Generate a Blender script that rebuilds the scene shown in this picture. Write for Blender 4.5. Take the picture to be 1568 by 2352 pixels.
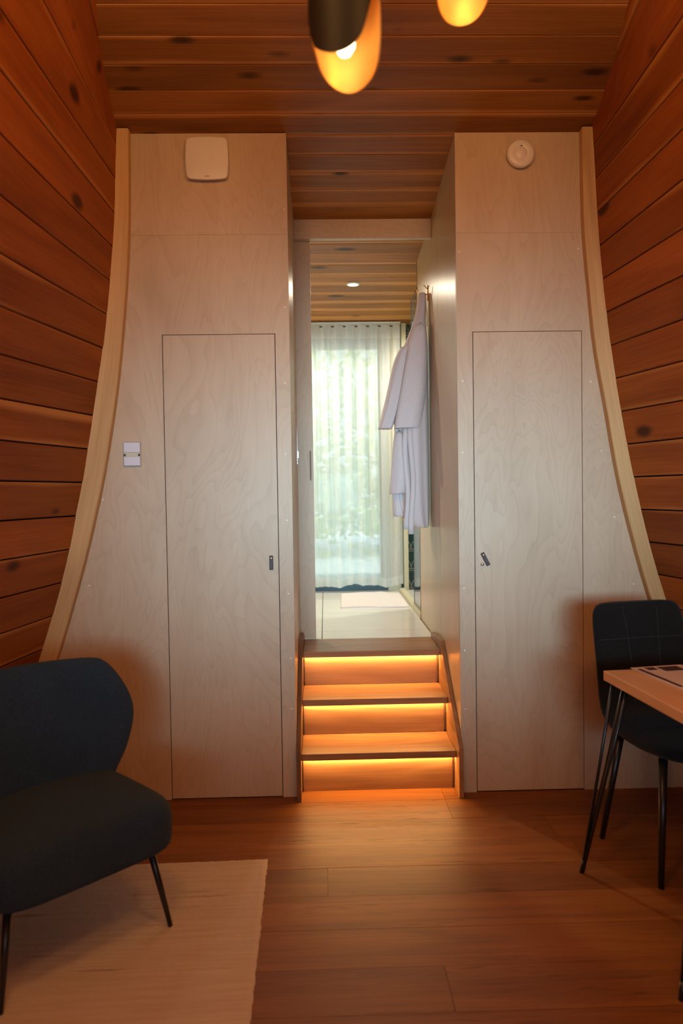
import bpy, bmesh, math, random
from mathutils import Vector, Matrix
random.seed(7)
for o in list(bpy.data.objects): bpy.data.objects.remove(o)
SC = bpy.context.scene
COL = SC.collection
PI = math.pi

# ------------------------------------------------------------------ camera, world, lights, exposure
CAM = Vector((-0.2391, -3.3605, 1.44)); YAW, PITCH, ROLL, FPX = 0.0232, -0.0282, -0.0153, 1646.87
cd = bpy.data.cameras.new('camera'); cam = bpy.data.objects.new('camera', cd); COL.objects.link(cam)
fw = Vector((math.sin(YAW)*math.cos(PITCH), math.cos(YAW)*math.cos(PITCH), math.sin(PITCH)))
rt = Vector((math.cos(YAW), -math.sin(YAW), 0)); up = rt.cross(fw)
r2 = rt*math.cos(ROLL)+up*math.sin(ROLL); u2 = -rt*math.sin(ROLL)+up*math.cos(ROLL)
M = Matrix((r2, u2, -fw)).transposed().to_4x4(); M.translation = CAM
cam.matrix_world = M
cd.sensor_fit = 'VERTICAL'; cd.sensor_height = 36; cd.lens = 36*FPX/2352
cd.clip_start = 0.05
cd.dof.use_dof = True; cd.dof.focus_distance = 3.7; cd.dof.aperture_fstop = 2.0
SC.camera = cam
SC.view_settings.view_transform = 'Standard'; SC.view_settings.look = 'None'
SC.view_settings.gamma = 1; SC.view_settings.use_curve_mapping = False
SC.view_settings.exposure = 0.0

w = bpy.data.worlds.new('sky'); SC.world = w; w.use_nodes = True
bg = w.node_tree.nodes['Background']; bg.inputs[0].default_value = (0.80, 0.92, 1.0, 1); bg.inputs[1].default_value = 1.55

def light(name, kind, loc, energy, color, rot=(0, 0, 0), **k):
    d = bpy.data.lights.new(name, kind); d.energy = energy; d.color = color
    for a, b in k.items(): setattr(d, a, b)
    o = bpy.data.objects.new(name, d); o.location = loc; o.rotation_euler = rot; COL.objects.link(o); return o
light('sun', 'SUN', (0, 9, 6), 7.0, (1, 0.95, 0.85), (math.radians(42), 0, math.radians(25)), angle=0.01)
# daylight through the glazed gable behind the camera
light('window_daylight', 'AREA', (.12, -4.52, 1.44), 11.3, (0.42, 0.76, 1.0), (math.radians(90), 0, 0),
      shape='RECTANGLE', size=2.3, size_y=.7, spread=math.radians(33))
# added warm fill points high on either side, above the camera, not real lamps
light('added_warm_fill', 'POINT', (-.62, -2.5, 2.95), 40, (1, .50, .15), shadow_soft_size=.2)
light('added_warm_fill', 'POINT', (.50, -2.5, 2.95), 40, (1, .50, .15), shadow_soft_size=.2)

# ------------------------------------------------------------------ node helpers and materials
class NT:
    def __init__(s, name):
        s.m = bpy.data.materials.new(name); s.m.use_nodes = True; s.t = s.m.node_tree
        s.b = s.t.nodes['Principled BSDF']; s.out = s.t.nodes['Material Output']
    def n(s, typ, ins=None, **k):
        x = s.t.nodes.new(typ)
        for a, b in k.items(): setattr(x, a, b)
        for a, b in (ins or {}).items(): s.set(x.inputs[a], b)
        return x
    def set(s, sock, v):
        if isinstance(v, bpy.types.NodeSocket): s.t.links.new(v, sock)
        else: sock.default_value = v
    def math(s, op, a, b=0.0, c=0.0, clamp=False):
        x = s.n('ShaderNodeMath', operation=op, use_clamp=clamp)
        for i, v in enumerate((a, b, c)): s.set(x.inputs[i], v)
        return x.outputs[0]
    def mix(s, f, a, b, mode='MIX'):
        x = s.n('ShaderNodeMix', data_type='RGBA', blend_type=mode)
        s.set(x.inputs[0], f)
        for i, v in ((6, a), (7, b)): s.set(x.inputs[i], v if not isinstance(v, tuple) else (*v, 1) if len(v) == 3 else v)
        return x.outputs[2]
    def noise(s, vec, scale, detail=2, rough=.5, dist=0):
        return s.n('ShaderNodeTexNoise', {'Vector': vec, 'Scale': scale, 'Detail': detail, 'Roughness': rough, 'Distortion': dist}).outputs[0]
    def ramp(s, f, lo, hi):
        x = s.n('ShaderNodeMapRange', {0: f, 1: lo, 2: hi}, clamp=True); return x.outputs[0]
    def P(s, **k):
        for a, b in k.items(): s.set(s.b.inputs[a.replace('_', ' ')], b if not (isinstance(b, tuple) and len(b) == 3) else (*b, 1))
        return s
    def bump(s, h, strength=.2, dist=.002):
        x = s.n('ShaderNodeBump', {'Height': h, 'Strength': strength, 'Distance': dist}); s.set(s.b.inputs['Normal'], x.outputs[0]); return s

def grain_coords(t):
    """UV in metres (u along the grain, v across) plus a shift of its own for every object"""
    uv = t.n('ShaderNodeUVMap').outputs[0]
    rnd = t.n('ShaderNodeObjectInfo').outputs['Random']
    sh = t.n('ShaderNodeCombineXYZ', {0: t.math('MULTIPLY', rnd, 37.3), 1: t.math('MULTIPLY', rnd, 91.7), 2: t.math('MULTIPLY', rnd, 13.1)}).outputs[0]
    v = t.n('ShaderNodeVectorMath', {0: uv, 1: sh}, operation='ADD').outputs[0]
    sep = t.n('ShaderNodeSeparateXYZ', {0: uv})
    return v, rnd, sep.outputs[0], sep.outputs[1]
def scl(t, v, a, b, c=1): return t.n('ShaderNodeVectorMath', {0: v, 1: (a, b, c)}, operation='MULTIPLY').outputs[0]

def timber(name, dark, mid, sap, rough=.55, knots=True, sapw=.035, kd=.5, spread=.35, bump=.15, width=.15, ring=10, flecks=0):
    t = NT(name); v, rnd, u, vv = grain_coords(t)
    n1 = t.noise(scl(t, v, .55, 5.5), 1.0, 2, .5, .4)
    rings = t.math('SINE', t.math('MULTIPLY', n1, ring*2.2))
    fine = t.noise(scl(t, v, 3, 120), 1.0, 3, .6)
    f = t.math('ADD', t.math('MULTIPLY', rings, .15), t.math('MULTIPLY', fine, .8))
    c = t.mix(t.ramp(f, .1, .85), dark, mid)
    # each plank has a tone of its own
    tone = t.math('ADD', 1-spread/2, t.math('MULTIPLY', rnd, spread))
    c = t.mix(1.0, c, t.n('ShaderNodeCombineXYZ', {0: tone, 1: tone, 2: tone}).outputs[0], 'MULTIPLY')
    if sapw:
        wob = t.math('MULTIPLY', t.math('SUBTRACT', t.noise(scl(t, v, .9, .3), 1.0, 2), .5), .07)
        r2_ = t.math('FRACT', t.math('MULTIPLY', rnd, 17.7)); r3 = t.math('FRACT', t.math('MULTIPLY', rnd, 53.1))
        e1 = t.math('SUBTRACT', t.math('ADD', t.math('MULTIPLY', r2_, sapw), wob), vv)
        e2 = t.math('SUBTRACT', t.math('ADD', t.math('MULTIPLY', r3, sapw*1.2), wob), t.math('SUBTRACT', width, vv))
        sm = t.math('MAXIMUM', t.ramp(e1, -.006, .012), t.ramp(e2, -.006, .012))
        c = t.mix(t.math('MULTIPLY', sm, .75), c, sap)
    if knots:
        kn = t.n('ShaderNodeTexVoronoi', {'Vector': scl(t, v, 3.0, 8.0), 'Scale': 1.0, 'Randomness': 1.0})
        sel = t.math('GREATER_THAN', t.n('ShaderNodeSeparateXYZ', {0: kn.outputs['Color']}).outputs[0], kd)
        wobk = t.math('ADD', kn.outputs['Distance'], t.math('MULTIPLY', t.math('SUBTRACT', fine, .5), .05))
        size = t.n('ShaderNodeSeparateXYZ', {0: kn.outputs['Color']}).outputs[2]
        wobk = t.math('SUBTRACT', t.math('ADD', wobk, t.math('MULTIPLY', t.math('SUBTRACT', n1, .5), .22)), t.math('MULTIPLY', size, .11))
        k = t.math('MULTIPLY', sel, t.ramp(wobk, .13, .015))
        c = t.mix(t.math('MULTIPLY', k, .92), c, tuple(x*.22 for x in dark))
    if flecks:   # short dark pores and rays of oak
        fl = t.noise(scl(t, v, 7, 85), 1.0, 3, .6, .3); band = t.noise(scl(t, v, .8, 7), 1.0, 2)
        c = t.mix(t.math('MULTIPLY', t.math('MULTIPLY', t.ramp(fl, .56, .70), t.ramp(band, .40, .62)), flecks), c, tuple(x*.35 for x in dark))
    t.P(Base_Color=c, Roughness=rough, Specular_IOR_Level=.22); t.bump(fine, bump, .0015)
    return t.m

def plywood(name, light_, dark, rough=.42, ring=22, amt=.5, tint=(1, 1, 1)):
    t = NT(name); v, rnd, u, vv = grain_coords(t)
    n1 = t.noise(scl(t, v, .75, 2.6), 1.0, 3, .55, .7)
    s1 = t.math('FRACT', t.math('MULTIPLY', n1, ring))          # contour lines of the peeled veneer
    line = t.math('POWER', s1, 3)
    n2 = t.noise(scl(t, v, 1.3, 9), 1.0, 3, .6, .3)
    fleck = t.noise(scl(t, v, 14, 160), 1.0, 2, .6)
    cloud = t.noise(scl(t, v, 1.1, 1.7), 1.3, 2, .5)
    f = t.math('ADD', t.math('MULTIPLY', line, .34), t.math('ADD', t.math('MULTIPLY', t.ramp(n2, .3, .75), .35), t.math('MULTIPLY', t.ramp(cloud, .35, .7), .40)))
    f = t.math('ADD', f, t.math('MULTIPLY', t.math('SUBTRACT', fleck, .5), .35))
    c = t.mix(t.math('MULTIPLY', f, amt, clamp=True), light_, dark)
    pk = t.n('ShaderNodeTexVoronoi', {'Vector': scl(t, v, 1.6, 2.4), 'Scale': 1.0})
    sel = t.math('GREATER_THAN', t.n('ShaderNodeSeparateXYZ', {0: pk.outputs['Color']}).outputs[1], .8)
    k = t.math('MULTIPLY', sel, t.ramp(pk.outputs['Distance'], .035, .012))
    c = t.mix(t.math('MULTIPLY', k, .5), c, tuple(x*.45 for x in dark))
    t.P(Base_Color=c, Roughness=t.math('ADD', rough, t.math('MULTIPLY', fleck, .06)), Specular_IOR_Level=.38); t.bump(fleck, .05, .0008)
    return t.m

def plain(name, col, rough=.5, metal=0, spec=.5, noise=0, scale=40):
    t = NT(name)
    if noise:
        tc = t.n('ShaderNodeTexCoord').outputs['Object']
        nn = t.noise(tc, scale, 3)
        col2 = t.mix(t.ramp(nn, .25, .75), tuple(x*(1-noise) for x in col), tuple(min(1, x*(1+noise)) for x in col))
        t.P(Base_Color=col2); t.bump(nn, .15, .001)
    else: t.P(Base_Color=col)
    t.P(Roughness=rough, Metallic=metal, Specular_IOR_Level=spec); return t.m
def fabric(name, col, col2, scale=260, rough=.95, bump=.5, sheen=.15):
    t = NT(name); tc = t.n('ShaderNodeTexCoord').outputs['Object']
    n = t.noise(tc, scale, 3, .7); big = t.noise(tc, 9, 2)
    c = t.mix(t.ramp(n, .35, .68), col, col2)
    c = t.mix(t.math('MULTIPLY', t.ramp(big, .3, .7), .35), c, col)
    t.P(Base_Color=c, Roughness=rough, Specular_IOR_Level=.15, Sheen_Weight=sheen, Sheen_Roughness=.6); t.bump(n, bump, .002); return t.m
def emit(name, col, strength):
    t = NT(name); e = t.n('ShaderNodeEmission', {0: (*col, 1), 1: strength}); t.t.links.new(e.outputs[0], t.out.inputs[0]); return t.m

MT = {}
MT['cedar'] = timber('cedar', (.25, .060, .009), (.45, .130, .020), (.62, .26, .065), rough=.58, spread=.45, sapw=.03, width=.153)
MT['cedar_ceiling'] = timber('cedar_ceiling', (.25, .092, .015), (.46, .188, .036), (.66, .31, .09), rough=.5, spread=.4, kd=.2, sapw=.022, width=.147)
MT['pine'] = timber('pine', (.53, .32, .13), (.74, .48, .22), (.66, .40, .19), rough=.5, spread=.1, sapw=0, ring=14, kd=.8)
MT['oak_floor'] = timber('oak_floor', (.16, .052, .010), (.29, .105, .022), (.3, .2, .1), rough=.46, spread=.3, sapw=0, knots=False, bump=.1, ring=10, flecks=.75)
MT['oak_stair'] = timber('oak_stair', (.27, .125, .05), (.42, .21, .09), (.3, .2, .1), rough=.33, spread=.12, sapw=0, knots=False, bump=.08, ring=20)
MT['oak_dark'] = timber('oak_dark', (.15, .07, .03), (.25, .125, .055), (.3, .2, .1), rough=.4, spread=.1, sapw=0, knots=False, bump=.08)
MT['birch'] = plywood('birch', (.63, .485, .325), (.37, .24, .135), amt=.58)
MT['birch_hall'] = plywood('birch_hall', (.58, .44, .27), (.42, .29, .15), rough=.30, ring=7, amt=.45)
MT['dark'] = plain('dark', (.012, .010, .009), .9)
MT['slate'] = plain('slate', (.045, .085, .105), .45)
MT['white_plastic'] = plain('white_plastic', (.80, .74, .66), .35)
MT['grey_mark'] = plain('grey_mark', (.45, .40, .34), .5)
MT['slot'] = plain('slot', (.04, .03, .025), .6)
MT['chrome'] = plain('chrome', (.82, .82, .82), .18, 1)
MT['screw'] = plain('screw', (.85, .84, .82), .3)
MT['leather'] = plain('leather', (.045, .018, .012), .5, noise=.3, scale=120)
MT['black_metal'] = plain('black_metal', (.012, .012, .013), .32)
MT['lamp_black'] = plain('lamp_black', (.006, .0055, .005), .6, spec=.2)
MT['gold'] = plain('gold', (.92, .44, .085), .5, .55, noise=.12, scale=18)
MT['brass'] = plain('brass', (.75, .50, .22), .25, 1)
MT['bulb'] = emit('bulb', (1, .80, .52), 6.5)
MT['led'] = emit('led', (1, .57, .19), 88)
MT['downlight'] = emit('downlight', (1, .88, .68), 14)
MT['arm_fabric'] = fabric('arm_fabric', (.011, .022, .035), (.031, .056, .084), 330, sheen=.05)
MT['chair_fabric'] = fabric('chair_fabric', (.004, .0045, .004), (.012, .012, .011), 220, sheen=.08)
MT['seam'] = plain('seam', (.022, .022, .020), .9)
MT['robe'] = fabric('robe', (.63, .56, .545), (.72, .65, .63), 190, bump=.35)
MT['mat'] = fabric('mat', (.74, .68, .65), (.84, .79, .76), 150, bump=.6)
MT['tile'] = plain('tile', (.78, .76, .70), .16, noise=.03, scale=6)
MT['green_tile'] = plain('green_tile', (.006, .035, .034), .25, noise=.3, scale=9)
MT['inlay'] = plain('inlay', (.55, .52, .36), .4)
MT['cream'] = plain('cream', (.62, .58, .40), .45)
MT['deck'] = plain('deck', (.60, .68, .80), .8, noise=.15, scale=3)
MT['paper'] = plain('paper', (.62, .48, .40), .5)
MT['print'] = plain('print', (.05, .018, .014), .5)
MT['track'] = plain('track', (.75, .76, .72), .4)

def rug_mat():
    t = NT('rug_wool'); tc = t.n('ShaderNodeTexCoord').outputs['Object']
    st = t.noise(scl(t, tc, 3.0, 60, 1), 1.0, 3, .6); nn = t.noise(tc, 260, 2)
    big = t.noise(scl(t, tc, 1.6, 26, 1), 1.0, 2, .5)
    c = t.mix(t.ramp(st, .38, .66), (.53, .42, .335), (.62, .50, .41))
    c = t.mix(t.math('MULTIPLY', t.ramp(big, .655, .71), .75), c, (.20, .125, .085))
    c = t.mix(t.math('MULTIPLY', nn, .4), c, (.36, .27, .21))
    t.P(Base_Color=c, Roughness=.98, Specular_IOR_Level=.1); t.bump(t.math('ADD', nn, t.math('MULTIPLY', st, .4)), .5, .003); return t.m
MT['rug'] = rug_mat()
def sheer_mat(name, transp, col=(.92, .94, .93)):
    t = NT(name)
    d = t.n('ShaderNodeBsdfDiffuse', {0: (*col, 1)}); tl = t.n('ShaderNodeBsdfTranslucent', {0: (*col, 1)}); tr = t.n('ShaderNodeBsdfTransparent')
    tc = t.n('ShaderNodeTexCoord').outputs['Object']
    weave = t.noise(scl(t, tc, 40, 40, 400), 1.0, 2)
    m1 = t.n('ShaderNodeMixShader', {0: .62, 1: d.outputs[0], 2: tl.outputs[0]})
    m2 = t.n('ShaderNodeMixShader', {0: t.math('ADD', transp-.08, t.math('MULTIPLY', weave, .16)), 1: m1.outputs[0], 2: tr.outputs[0]})
    t.t.links.new(m2.outputs[0], t.out.inputs[0]); return t.m
MT['sheer'] = sheer_mat('sheer', .20); MT['sheer_hem'] = sheer_mat('sheer_hem', .08)
def leaf_mat():
    t = NT('leaf'); r = t.noise(t.n('ShaderNodeTexCoord').outputs['Object'], 1.3, 2)
    c = t.mix(t.ramp(r, .3, .7), (.22, .38, .08), (.50, .60, .20))
    d = t.n('ShaderNodeBsdfDiffuse', {0: c}); tl = t.n('ShaderNodeBsdfTranslucent', {0: c})
    m = t.n('ShaderNodeMixShader', {0: .5, 1: d.outputs[0], 2: tl.outputs[0]}); t.t.links.new(m.outputs[0], t.out.inputs[0]); return t.m
MT['leaf'] = leaf_mat()
def glass_mat(name, ior=1.5, tint=(.95, 1, .98)):
    t = NT(name); fr = t.n('ShaderNodeFresnel', {0: ior}); g = t.n('ShaderNodeBsdfGlossy', {0: (1, 1, 1, 1), 1: .0}); tr = t.n('ShaderNodeBsdfTransparent', {0: (*tint, 1)})
    m = t.n('ShaderNodeMixShader', {0: fr.outputs[0], 1: tr.outputs[0], 2: g.outputs[0]}); t.t.links.new(m.outputs[0], t.out.inputs[0]); return t.m
MT['shower_glass'] = glass_mat('shower_glass', 1.75); MT['pane'] = glass_mat('pane', 1.3)

# ------------------------------------------------------------------ mesh helpers
class MB:
    def __init__(s): s.v = []; s.f = []; s.uv = []; s.sm = []
    def face(s, idx, uv=None, smooth=False):
        s.f.append(tuple(idx)); s.uv.append(uv); s.sm.append(smooth)
    def box(s, lo, hi, grain=2, M=None, ch=0.0):
        """box with chamfer-free faces and UVs in metres, u along the grain axis"""
        c = [(x, y, z) for x in (lo[0], hi[0]) for y in (lo[1], hi[1]) for z in (lo[2], hi[2])]
        b = len(s.v)
        for p in c: s.v.append(tuple(M @ Vector(p)) if M else p)
        oth = [a for a in range(3) if a != grain]
        for q in ((0, 1, 3, 2), (4, 6, 7, 5), (0, 4, 5, 1), (2, 3, 7, 6), (0, 2, 6, 4), (1, 5, 7, 3)):
            pts = [c[i] for i in q]
            n = [a for a in range(3) if len({p[a] for p in pts}) == 1][0] if all(hi[k] > lo[k] for k in range(3)) else 0
            vs = [a for a in oth if a != n] or oth
            va = vs[0]
            s.face([b+i for i in q], [(p[grain], p[va]-lo[va]) if n != grain else (p[oth[0]]*.2, p[oth[1]]) for p in pts])
        return s
    def grid(s, rows, closed_u=False, caps=False, smooth=True, uvs=None):
        """rows: list of equal length point lists; closed_u closes every row into a ring"""
        b = len(s.v); m = len(rows[0])
        for r in rows: s.v.extend(tuple(p) for p in r)
        for i in range(len(rows)-1):
            for j in range(m if closed_u else m-1):
                k = (j+1) % m
                q = (b+i*m+j, b+i*m+k, b+(i+1)*m+k, b+(i+1)*m+j)
                uv = None
                if uvs: uv = [uvs[i][j], uvs[i][k], uvs[i+1][k], uvs[i+1][j]]
                s.face(q, uv, smooth)
        if caps:
            s.face([b+j for j in range(m)][::-1], None, False); s.face([b+(len(rows)-1)*m+j for j in range(m)], None, False)
        return s
    def tube(s, pts, rad, n=10, caps=True):
        pts = [Vector(p) for p in pts]; rads = rad if isinstance(rad, (list, tuple)) else [rad]*len(pts)
        rows = []; prev = None
        for i, p in enumerate(pts):
            d = (pts[min(i+1, len(pts)-1)]-pts[max(i-1, 0)]).normalized()
            a = prev if prev is not None else (Vector((0, 0, 1)) if abs(d.z) < .9 else Vector((1, 0, 0)))
            x = (a - d*a.dot(d)).normalized(); y = d.cross(x); prev = x
            rows.append([p+(x*math.cos(2*PI*k/n)+y*math.sin(2*PI*k/n))*rads[i] for k in range(n)])
        return s.grid(rows, True, caps)
    def lathe(s, prof, n=32, M=None):
        rows = [[(r*math.cos(2*PI*k/n), r*math.sin(2*PI*k/n), z) for k in range(n)] for r, z in prof]
        if M: rows = [[M @ Vector(p) for p in r] for r in rows]
        return s.grid(rows, True, True)
    def prism(s, poly, axis, a, b, grain=None):
        """extrude a 2-D polygon along axis (0,1,2) from a to b; UV u along `grain` axis"""
        o = [k for k in range(3) if k != axis]
        def P(p, t):
            q = [0, 0, 0]; q[axis] = t; q[o[0]], q[o[1]] = p; return tuple(q)
        n = len(poly); base = len(s.v)
        for t in (a, b): s.v.extend(P(p, t) for p in poly)
        g = o[1] if grain is None else grain
        def uvp(p, t):
            q = P(p, t); oth = [k for k in range(3) if k != g and k != axis] or [axis]
            return (q[g], q[oth[0]])
        s.face([base+i for i in range(n)][::-1], [uvp(p, a) for p in poly][::-1])
        s.face([base+n+i for i in range(n)], [uvp(p, b) for p in poly])
        for i in range(n):
            k = (i+1) % n
            s.face((base+i, base+k, base+n+k, base+n+i), [uvp(poly[i], a), uvp(poly[k], a), (uvp(poly[k], b)[0], uvp(poly[k], b)[1]+.02), (uvp(poly[i], b)[0], uvp(poly[i], b)[1]+.02)])
        return s
    def build(s, name, mat, parent=None, bevel=0, subsurf=0, loc=None, rot=None):
        me = bpy.data.meshes.new(name); me.from_pydata(s.v, [], s.f)
        if any(u for u in s.uv):
            L = me.uv_layers.new(name='UVMap')
            for p, u in zip(me.polygons, s.uv):
                for k, li in enumerate(p.loop_indices):
                    L.data[li].uv = u[k] if u else (0, 0)
        for p, sm in zip(me.polygons, s.sm): p.use_smooth = sm
        bm = bmesh.new(); bm.from_mesh(me); bmesh.ops.recalc_face_normals(bm, faces=bm.faces); bm.to_mesh(me); bm.free()
        me.materials.append(MT[mat])
        o = bpy.data.objects.new(name, me); COL.objects.link(o)
        if parent: o.parent = parent
        if loc: o.location = loc
        if rot: o.rotation_euler = rot
        if bevel:
            b = o.modifiers.new('bevel', 'BEVEL'); b.width = bevel; b.segments = 2; b.limit_method = 'ANGLE'
        if subsurf:
            b = o.modifiers.new('subsurf', 'SUBSURF'); b.levels = subsurf; b.render_levels = subsurf
        return o
def empty(name, loc=(0, 0, 0), rz=0):
    o = bpy.data.objects.new(name, None); COL.objects.link(o); o.location = loc; o.rotation_euler = (0, 0, rz); o.empty_display_size = .1; return o
def tag(o, label, cat, group=None, kind=None):
    o['label'] = label; o['category'] = cat
    if group: o['group'] = group
    if kind: o['kind'] = kind
    return o
def struct(o, label=None):
    o['kind'] = 'structure'
    if label: o['label'] = label
    return o
def lerp(tab, x):
    if x <= tab[0][0]: return tab[0][1]
    for (a, b), (c, d) in zip(tab, tab[1:]):
        if x <= c: return b+(d-b)*(x-a)/(c-a)
    return tab[-1][1]
def smooth_tab(tab):
    """Catmull-Rom resampling of a table so that curves have no kinks"""
    out = []
    for i in range(len(tab)-1):
        p0 = tab[max(i-1, 0)]; p1 = tab[i]; p2 = tab[i+1]; p3 = tab[min(i+2, len(tab)-1)]
        m1 = (p2[1]-p0[1])/max(p2[0]-p0[0], 1e-6); m2 = (p3[1]-p1[1])/max(p3[0]-p1[0], 1e-6); h = p2[0]-p1[0]
        for k in range(6):
            t = k/6; a = 2*t**3-3*t*t+1; b = t**3-2*t*t+t; c = -2*t**3+3*t*t; d = t**3-t*t
            out.append((p1[0]+h*t, a*p1[1]+b*h*m1+c*p2[1]+d*h*m2))
    return out+[tab[-1]]

# ------------------------------------------------------------------ room shape
def ceil_z(y):
    if y > .755: return 2.989-.065*(y-.755)
    if y > -1.2: return 3.102-.15*y
    return 3.282+.04*(-1.2-y)
XL = smooth_tab([(0, 1.79), (.4, 1.655), (.735, 1.545), (.89, 1.494), (1.03, 1.451), (1.19, 1.408), (1.345, 1.374), (1.5, 1.338), (1.66, 1.308), (1.82, 1.279), (1.98, 1.253), (2.14, 1.228), (2.44, 1.194), (2.74, 1.170), (3.0, 1.161), (3.2, 1.152), (3.5, 1.13)])
XR = smooth_tab([(0, 1.655), (.4, 1.520), (.735, 1.410), (1.02, 1.314), (1.33, 1.231), (1.65, 1.162), (1.97, 1.108), (2.28, 1.071), (2.6, 1.044), (2.91, 1.029), (3.2, 1.018), (3.5, 1.0)])
FL = smooth_tab([(0, .10), (.5, .11), (.9, .12), (1.2, .15), (1.5, .21), (1.8, .24), (1.98, .21), (2.14, .165), (2.44, .075), (2.74, .016), (2.9, 0), (3.05, -.06), (3.2, -.16), (3.5, -.3)])
def flare(y):
    t = max(-y, 0)
    return t if t < .9 else .9+(t-.9)*.35
def wall_x(side, y, z):
    s = lerp(FL, z)*flare(y)
    return -(lerp(XL, z)+s) if side < 0 else lerp(XR, z)+s
Y_BACK = -4.6
def build_wall(side, name, z0):
    b = MB(); ys = [.81 if side < 0 else 1.40, 0.02, -.4, -.8, -1.2, -1.8, -2.6, -3.6, Y_BACK]
    zs = [i*3.6/18-.05 for i in range(19)]
    b.grid([[(wall_x(side, y, max(z, 0))+side*.045, y, z) for y in ys] for z in zs], smooth=False)
    root = struct(b.build(name, 'dark'))
    pitch = .153; k0 = -int(z0/pitch)-1
    for k in range(k0, 14):
        za = max(z0+k*pitch, .0)+.0032; zb = z0+(k+1)*pitch-.0032
        if zb < .02: continue
        if za > 3.35: break
        m = MB(); off = (random.random()-.5)*.0035; rows = []; uvs = []
        Ys = [0.0, -.18, -.36, -.55, -.75, -.95, -1.2, -1.6, -2.2, -3.0, -3.8, Y_BACK]
        def inn(y, z): return wall_x(side, y, z)+side*off
        for y in Ys:
            e = .0025
            rows.append([(inn(y, za)+side*.028, y, za), (inn(y, za)+side*e, y, za), (inn(y, za+e), y, za+e),
                         (inn(y, (za+zb)/2), y, (za+zb)/2), (inn(y, zb-e), y, zb-e), (inn(y, zb)+side*e, y, zb), (inn(y, zb)+side*.028, y, zb)])
            uvs.append([(y, 0), (y, .02), (y, .022), (y, .0765), (y, .131), (y, .133), (y, .153)])
        m.grid(rows, smooth=False, uvs=uvs)
        m.build('plank', 'cedar', root)
    return root
build_wall(-1, 'wall_left', 1.501)
build_wall(1, 'wall_right', 1.489)

# ceiling boards
b = MB()
ys = [2.9, .755, 0, -1.2, Y_BACK]
b.grid([[(x, y, ceil_z(y)+.05) for x in (-1.5, 1.5)] for y in ys], smooth=False)
ceiling = struct(b.build('ceiling', 'dark'))
def ceil_board(ya, yb, x0, x1):
    m = MB(); g = .0016; e = .003; y0, y1 = yb+g, ya-g
    prof = [(y0, ceil_z(y0)+.025), (y0, ceil_z(y0)+e), (y0+e, ceil_z(y0+e)), (y1-e, ceil_z(y1-e)), (y1, ceil_z(y1)+e), (y1, ceil_z(y1)+.025)]
    m.grid([[(x, y, z) for y, z in prof] for x in (x0, x1)], smooth=False,
           uvs=[[(x, y-yb) for y, z in prof] for x in (x0, x1)])
    m.build('board', 'cedar_ceiling', ceiling)
y = .755
while y > Y_BACK:
    ceil_board(y, y-.1465, -1.34, 1.24); y -= .1465
y = .755
for yn in (.92, 1.10, 1.25, 1.44, 1.62, 1.82, 2.01, 2.21, 2.40, 2.62, 2.84):
    ceil_board(yn, y, -1.34, 1.34); y = yn

# floor of the sitting room
b = MB(); b.box((-2.3, Y_BACK, -.06), (2.2, 1.40, -.022)); floor = struct(b.build('floor', 'dark'))
ya = .126; row = 0
starts = [-.62, .30, -1.1, .75, -.25, 1.0, -.9, .1]
while ya > Y_BACK:
    yb = ya-.1945; off = starts[row % 8] if row else .30
    xs = [-2.2]+sorted([off-1.8, off, off+1.8])+[2.1]; xs = [x for x in xs if -2.21 < x < 2.11]
    for x0, x1 in zip(xs, xs[1:]):
        if x1-x0 < .05: continue
        m = MB(); dz = -random.random()*.0004
        m.box((x0+.0007, max(yb, Y_BACK)+.0007, -.02), (x1-.0007, ya-.0007, dz), 0)
        m.build('floor_board', 'oak_floor', floor)
    ya = yb; row += 1

# wall behind the camera with the big window opening the daylight comes through
b = MB()
b.box((-2.3, Y_BACK-.06, 0), (-1.2, Y_BACK, 3.6)); b.box((1.1, Y_BACK-.06, 0), (2.2, Y_BACK, 3.6))
b.box((-1.2, Y_BACK-.06, 0), (1.1, Y_BACK, .9)); b.box((-1.2, Y_BACK-.06, 1.9), (1.1, Y_BACK, 3.6))
struct(b.build('wall_front', 'cedar'))

# ------------------------------------------------------------------ plywood partition (back wall of the room)
wall_back = struct(empty('wall_back'))
IL = smooth_tab([(0, 1.735), (.4, 1.595), (.67, 1.493), (.91, 1.416), (1.173, 1.339), (1.496, 1.260), (1.838, 1.196), (2.14, 1.155), (2.6, 1.114), (3.09, 1.102), (3.2, 1.10)])
IR = smooth_tab([(0, 1.61), (.4, 1.465), (.67, 1.363), (.9, 1.288), (1.17, 1.211), (1.493, 1.134), (1.81, 1.079), (2.096, 1.029), (2.39, 1.0), (2.643, .979), (3.09, .971), (3.2, .97)])
zl = [i*2.6355/14 for i in range(15)]
T = .022; JZ = 2.637; DT = 2.1795
zu = [JZ-.0008+(3.098-JZ)*i/4 for i in range(5)]
left = [(-(lerp(IL, z)+.035), z) for z in zl]+[(-.3905, zl[-1]), (-.3905, 0), (-.4565, 0), (-.4565, DT), (-.9805, DT), (-.9805, 0)]
MB().prism(left, 1, 0, T).build('panel', 'birch', wall_back)
MB().prism([(-(lerp(IL, z)+.035), z) for z in zu]+[(-.3905, zu[-1]), (-.3905, zu[0])], 1, 0, T).build('panel', 'birch', wall_back)
right = [((lerp(IR, z)+.035), z) for z in zl]+[(.3905, zl[-1]), (.3905, 0), (.4635, 0), (.4635, DT), (.9795, DT), (.9795, 0)]
MB().prism(right, 1, 0, T).build('panel', 'birch', wall_back)
MB().prism([((lerp(IR, z)+.035), z) for z in zu]+[(.3905, zu[-1]), (.3905, zu[0])], 1, 0, T).build('panel', 'birch', wall_back)
Rx = Matrix.Rotation(PI/2, 4, 'X')
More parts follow.
